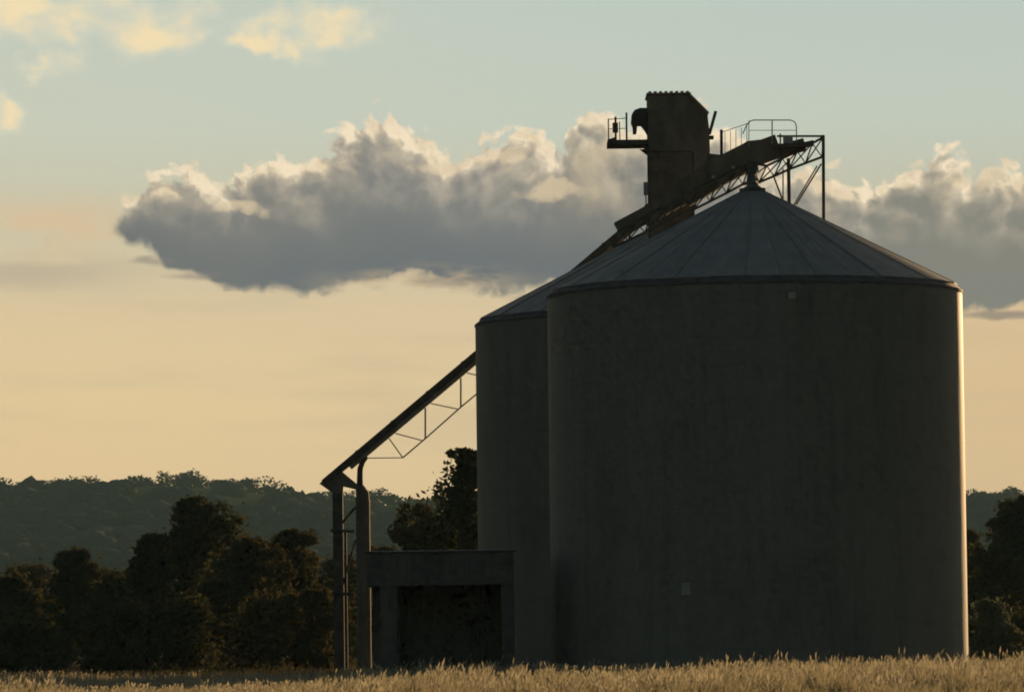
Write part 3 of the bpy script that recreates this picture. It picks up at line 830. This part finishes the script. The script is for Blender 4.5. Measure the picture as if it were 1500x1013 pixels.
# ------------------------------------------------------------------ trees
def make_tree(name, px, base_depth, top_py, width_px, label, leafm, cat='tree', low=0.30, group=None, nleaf=9000, seed=0, lsize=0.24, blobs=26, ragged=1.0):
    r = np.random.default_rng(100 + seed)
    b = W(px, 950, base_depth); topz = W(px, top_py, base_depth).z
    wid = width_px * 1.22 / F_PX * base_depth
    t = thing(name, (b.x, base_depth, 0), label, cat, group)
    hw = wid / 2
    # crown: a few big limbs' worth of foliage, each broken into clumps, inside an uneven envelope
    cz0 = topz * low
    cl = []
    span = topz - cz0
    lean = r.uniform(-.22, .22) * hw; ph = r.uniform(0, 6.3)
    cxf = lambda f: lean * f + .12 * hw * math.sin(f * 5 + ph)
    nlobe = int(np.clip(6.5 * span / hw, 10, 34))
    for k in range(nlobe):
        f = (k + r.uniform(0.0, 1.0)) / nlobe
        env = np.interp(f, [0, .3, .65, .88, 1.0], [.80, 1.0, .88, .55, .16]) * r.uniform(.55, 1.18)
        ang = r.uniform(0, 2 * math.pi)
        ls = hw * (r.uniform(.15, .30) if r.uniform() < .45 else r.uniform(.32, .50)) * np.interp(f, [0, 1], [1.1, .8])
        rad = max(0.0, hw * env - ls * .5)
        c0 = np.array([cxf(f) + rad * math.cos(ang), rad * math.sin(ang), min(cz0 + span * f, topz - ls * .8)])
        cl.append((c0, ls * .75))
        for _ in range(8):
            d = r.normal(size=3); d[2] = d[2] * .8 + .25; d /= np.linalg.norm(d)
            q = ls * r.uniform(.16, .42)
            cl.append((c0 + d * np.array([1.1, 1.1, .8]) * ls * .85, q))
    cl = [(c if c[2] + q * .8 <= topz else np.array([c[0], c[1], topz - q * r.uniform(.8, 1.6)]), q) for c, q in cl]
    for _ in range(7):
        q = r.uniform(.07, .20) * hw
        cl.append((np.array([cxf(1) + r.uniform(-.34, .34) * hw, r.uniform(-.3, .3) * hw, topz - q * r.uniform(.8, 2.0)]), q))
    for f in np.linspace(.08, .80, 8):      # inner mass that closes the crown's middle
        cl.append((np.array([cxf(f), 0, cz0 + span * f]), hw * .44))
    w = np.array([s ** 2 for _, s in cl]); cnt = np.maximum(40, (nleaf * w / w.sum()).astype(int))
    pts = []
    for (c, s), m in zip(cl, cnt):
        d = r.normal(size=(m, 3)); d /= np.linalg.norm(d, axis=1, keepdims=True)
        lump = 1 + ragged * 0.30 * np.sin(d[:, 0] * 4 + c[0] * 3) * np.cos(d[:, 2] * 5 + c[2] * 2) + ragged * 0.12 * r.normal(size=m)
        lump = lump * np.where(r.uniform(size=m) < .14, r.uniform(1.1, 1.75, m), 1.0)
        pts.append(c + d * (lump * s * r.uniform(0.45, 1.0, m) ** 0.6)[:, None] * np.array([1.1, 1.1, 0.95]))
    pts = np.concatenate(pts); pts[:, 2] = np.maximum(pts[:, 2], 0.15)
    v, q = leaf_quads(pts, np.full(len(pts), lsize), r)
    new_obj('crown', np_mesh('crown', v, q, leafm), t)
    tr = MB()
    rad = max(0.10, topz * 0.022)
    pts = [(0, 0, -0.2), (rad * .6, 0, topz * .25), (-rad * .5, rad, topz * .5), (0, 0, topz * .82)]
    tr.tube(pts, [rad * 1.3, rad, rad * .7, rad * .2], 8)
    for c, s in cl[::5]:
        z = max(topz * .15, c[2] * .55)
        tr.tube([(0, 0, z), (c[0] * .5, c[1] * .5, z + (c[2] - z) * .6), tuple(c)], [rad * .45, rad * .3, rad * .1], 5)
    new_obj('trunk', mesh('trunk', tr.v, tr.f, M['bark']), t)
    return t

G = 'trees behind the silos'
TREES = [
    ('gum_tree', 272, 480, 728, 140, 'tallest gum tree left of the loading leg, rounded crown against the hill', 'leaf', .25, 12000),
    ('gum_tree', 218, 470, 782, 75, 'lower shoulder tree against the left flank of the tall rounded gum', 'leaf', .2, 6000),
    ('gum_tree', 368, 476, 786, 100, 'olive gum tree just right of the tall rounded gum', 'leaf2', .2, 8000),
    ('gum_tree', 440, 490, 774, 100, 'olive gum tree immediately left of the loading leg', 'leaf2', .15, 8000),
    ('gum_tree', 100, 500, 803, 90, 'dark tree with twin-lobed top near the left edge', 'leaf', .2, 7000),
    ('gum_tree', 20, 470, 842, 110, 'dark rounded tree cut by the left edge of the picture', 'leaf', .15, 7000),
    ('gum_tree', 160, 460, 850, 90, 'low dark tree in the dip between two taller left-hand trees', 'leaf', .1, 6000),
    ('gum_tree', 672, 440, 657, 130, 'tall dense tree rising above the shed beside the rear silo', 'leaf', .2, 12000),
    ('gum_tree', 618, 425, 764, 105, 'low spreading tree behind the shed roof', 'leaf', .2, 7000),
    ('gum_tree', 560, 520, 800, 90, 'small tree seen between loading leg and shed', 'leaf2', .1, 5000),
    ('gum_tree', 1475, 470, 726, 110, 'tall dark tree right of the sunlit silo edge', 'leaf', .2, 11000),
    ('gum_tree', 1560, 480, 735, 120, 'dark tree cut by the right edge of the picture', 'leaf', .2, 8000),
    ('gum_tree', 1425, 500, 775, 80, 'tree peeping out directly behind the sunlit silo edge', 'leaf2', .15, 7000),
    ('gum_tree', 55, 560, 826, 130, 'grey-green tree in the rear row, left, between the dark ones', 'leaf2', .05, 7000),
    ('gum_tree', 150, 575, 832, 120, 'rear-row tree behind the dip at the left', 'leaf2', .05, 7000),
    ('gum_tree', 325, 560, 800, 130, 'rear-row tree behind the right flank of the tall rounded gum', 'leaf', .05, 7000),
    ('gum_tree', 405, 570, 800, 110, 'rear-row tree between the two olive gums', 'leaf', .05, 7000),
    ('gum_tree', 495, 560, 812, 120, 'rear-row tree seen through the loading leg', 'leaf2', .05, 7000),
    ('gum_tree', 1500, 560, 790, 140, 'rear-row tree at the right behind the tall dark tree', 'leaf2', .05, 7000),
]
for k, (nm, px, dp, tp, wd, lab, lm, lw, nl) in enumerate(TREES):
    make_tree(nm, px, dp, tp, wd, lab, M[lm], low=lw, group=G, nleaf=nl, seed=k)
SHRUBS = [
    (55, 440, 905, 130, 'dark bush at the far left foot of the trees', 'leaf'),
    (185, 445, 880, 120, 'dark bush under the lower shoulder tree', 'leaf'),
    (285, 450, 875, 130, 'dark bush under the tallest left-hand gum', 'leaf'),
    (380, 445, 870, 120, 'dark bush under the olive gum trees', 'leaf2'),
    (462, 450, 860, 90, 'dark bush at the foot of the loading leg', 'leaf2'),
    (1455, 430, 878, 75, 'paler grey-green shrub right of the sunlit silo edge', 'leaf3'),
    (1500, 440, 900, 90, 'low bush at the right edge under the dark trees', 'leaf2'),
]
for k, (px, dp, tp, wd, lab, lm) in enumerate(SHRUBS):
    make_tree('shrub', px, dp, tp, wd, lab, M[lm], cat='shrub', low=.02, group='bushes at the foot of the trees', nleaf=5000, seed=50 + k, lsize=.2, blobs=18)

# ------------------------------------------------------------------ grass
def grass(name, n, d0, d1, hfun, material, w, label, seed, heads=False, xspan=0.15):
    r = np.random.default_rng(seed)
    u = r.uniform(0, 1, n); d = (d0 ** -1 + u * (d1 ** -1 - d0 ** -1)) ** -1      # denser near than far, even on the picture
    x = r.uniform(-1, 1, n) * (d * xspan + 5)
    # clumping
    cx, cy = np.round(x / 1.3), np.round(d / 2.6)
    cl = np.abs(np.sin(cx * 12.9898 + cy * 78.233) * 43758.5453) % 1.0
    x = x + (cx * 1.3 - x) * 0.45 * (cl > .4); d = d + (cy * 2.6 - d) * 0.45 * (cl > .4)
    keep = ((x - C1.x) ** 2 + (d - C1.y) ** 2 > (RAD + .1) ** 2) & ((x - C2.x) ** 2 + (d - C2.y) ** 2 > (RAD + .1) ** 2) & ~((x > XS(533)) & (x < XS(756)) & (d > DH) & (d < DH + 10))
    x, d, cl = x[keep], d[keep], cl[keep]; n = len(x)
    px = 750 + x / d * F_PX
    h = hfun(px, d) * (0.55 + 0.75 * cl) * r.uniform(0.6, 1.15, n)
    big = np.abs(np.sin(np.round(x / 4.2) * 3.17 + np.round(d / 9.0) * 7.77) * 917.3) % 1.0
    h = h * (0.80 + 0.38 * big)
    if heads: h = h * np.where(r.uniform(size=n) < .03, 1.28, 1.0)
    ang = r.uniform(0, math.pi, n); lean = r.normal(0, .16, (n, 2)) + np.array([0.06, 0])
    wx, wy = np.cos(ang) * w * r.uniform(.6, 1.4, n), np.sin(ang) * w
    b0 = np.stack([x - wx, d - wy, np.full(n, -.05)], 1); b1 = np.stack([x + wx, d + wy, np.full(n, -.05)], 1)
    mx = x + lean[:, 0] * h * .45; my = d + lean[:, 1] * h * .45
    m1 = np.stack([mx + wx * .7, my + wy * .7, h * .6], 1); m0 = np.stack([mx - wx * .7, my - wy * .7, h * .6], 1)
    tx = x + lean[:, 0] * h * 1.3; ty = d + lean[:, 1] * h * 1.3
    tp = np.stack([tx, ty, h], 1)
    if heads:
        hh = h * .28; ww = w * 2.2
        mid = np.stack([x + lean[:, 0] * h, d + lean[:, 1] * h, h - hh * .5], 1)
        side = np.stack([np.cos(ang) * ww, np.sin(ang) * ww, np.zeros(n)], 1)
        bot = np.stack([x + lean[:, 0] * h * .8, d + lean[:, 1] * h * .8, h - hh], 1)
        thin = np.stack([np.cos(ang) * w * .35, np.sin(ang) * w * .35, np.zeros(n)], 1)
        root = np.stack([x, d, np.full(n, -.05)], 1)
        v = np.stack([root - thin, root + thin, bot + thin, bot - thin, bot, mid + side, tp, mid - side], 1).reshape(-1, 3)
        k = np.arange(n)[:, None] * 8
        q = np.concatenate([k + np.array([0, 1, 2, 3]), k + np.array([4, 5, 6, 7])])
    else:
        v = np.stack([b0, b1, m1, m0, tp, tp + np.array([.002, 0, 0])], 1).reshape(-1, 3)
        k = np.arange(n)[:, None] * 6
        q = np.concatenate([k + np.array([0, 1, 2, 3]), k + np.array([3, 2, 5, 4])])
    o = new_obj(name, np_mesh(name, v, q, material))
    return tag(o, label, 'grass', kind='stuff')

def tallness(px, d):
    base = np.interp(px, [-200, 0, 80, 150, 330, 480, 560, 620, 700, 780, 840, 960, 1030, 1700], [.62, .62, .55, .36, .38, .46, .60, .80, .74, .66, .60, .62, .82, .84])
    return base * (0.9 + 0.15 * np.sin(px * .031 + d * .11))
grass('dry_grass', 152000, 120, 335, lambda p, d: tallness(p, d) * .80, M['grass'], .020, 'tall dry straw coloured grass across the foreground', 1)
grass('grass_heads', 33000, 140, 335, lambda p, d: tallness(p, d) * 1.02, M['seed'], .016, 'pale feathery seed heads above the dry grass', 2, True)
grass('far_grass', 50000, 336, 640, lambda p, d: .32 + 0 * p, M['turf'], .035, 'short pale grass in the paddock behind the loading leg', 3)

# ------------------------------------------------------------------ haze
hz = MB().box((-9000, -500, -3.0), (9000, 8000, 190.0))
m = bpy.data.materials.new('haze_air'); m.use_nodes = True
t = m.node_tree; t.nodes.clear()
o = t.nodes.new('ShaderNodeOutputMaterial'); vol = t.nodes.new('ShaderNodeVolumePrincipled')
vol.inputs['Color'].default_value = (0.50, 0.88, 1.0, 1); vol.inputs['Density'].default_value = 3.5e-5; vol.inputs['Anisotropy'].default_value = 0.0
t.links.new(vol.outputs[0], o.inputs['Volume'])
haze = new_obj('haze', mesh('haze', hz.v, hz.f, m))
tag(haze, 'thin evening haze over the paddock and hills', 'haze', kind='stuff')
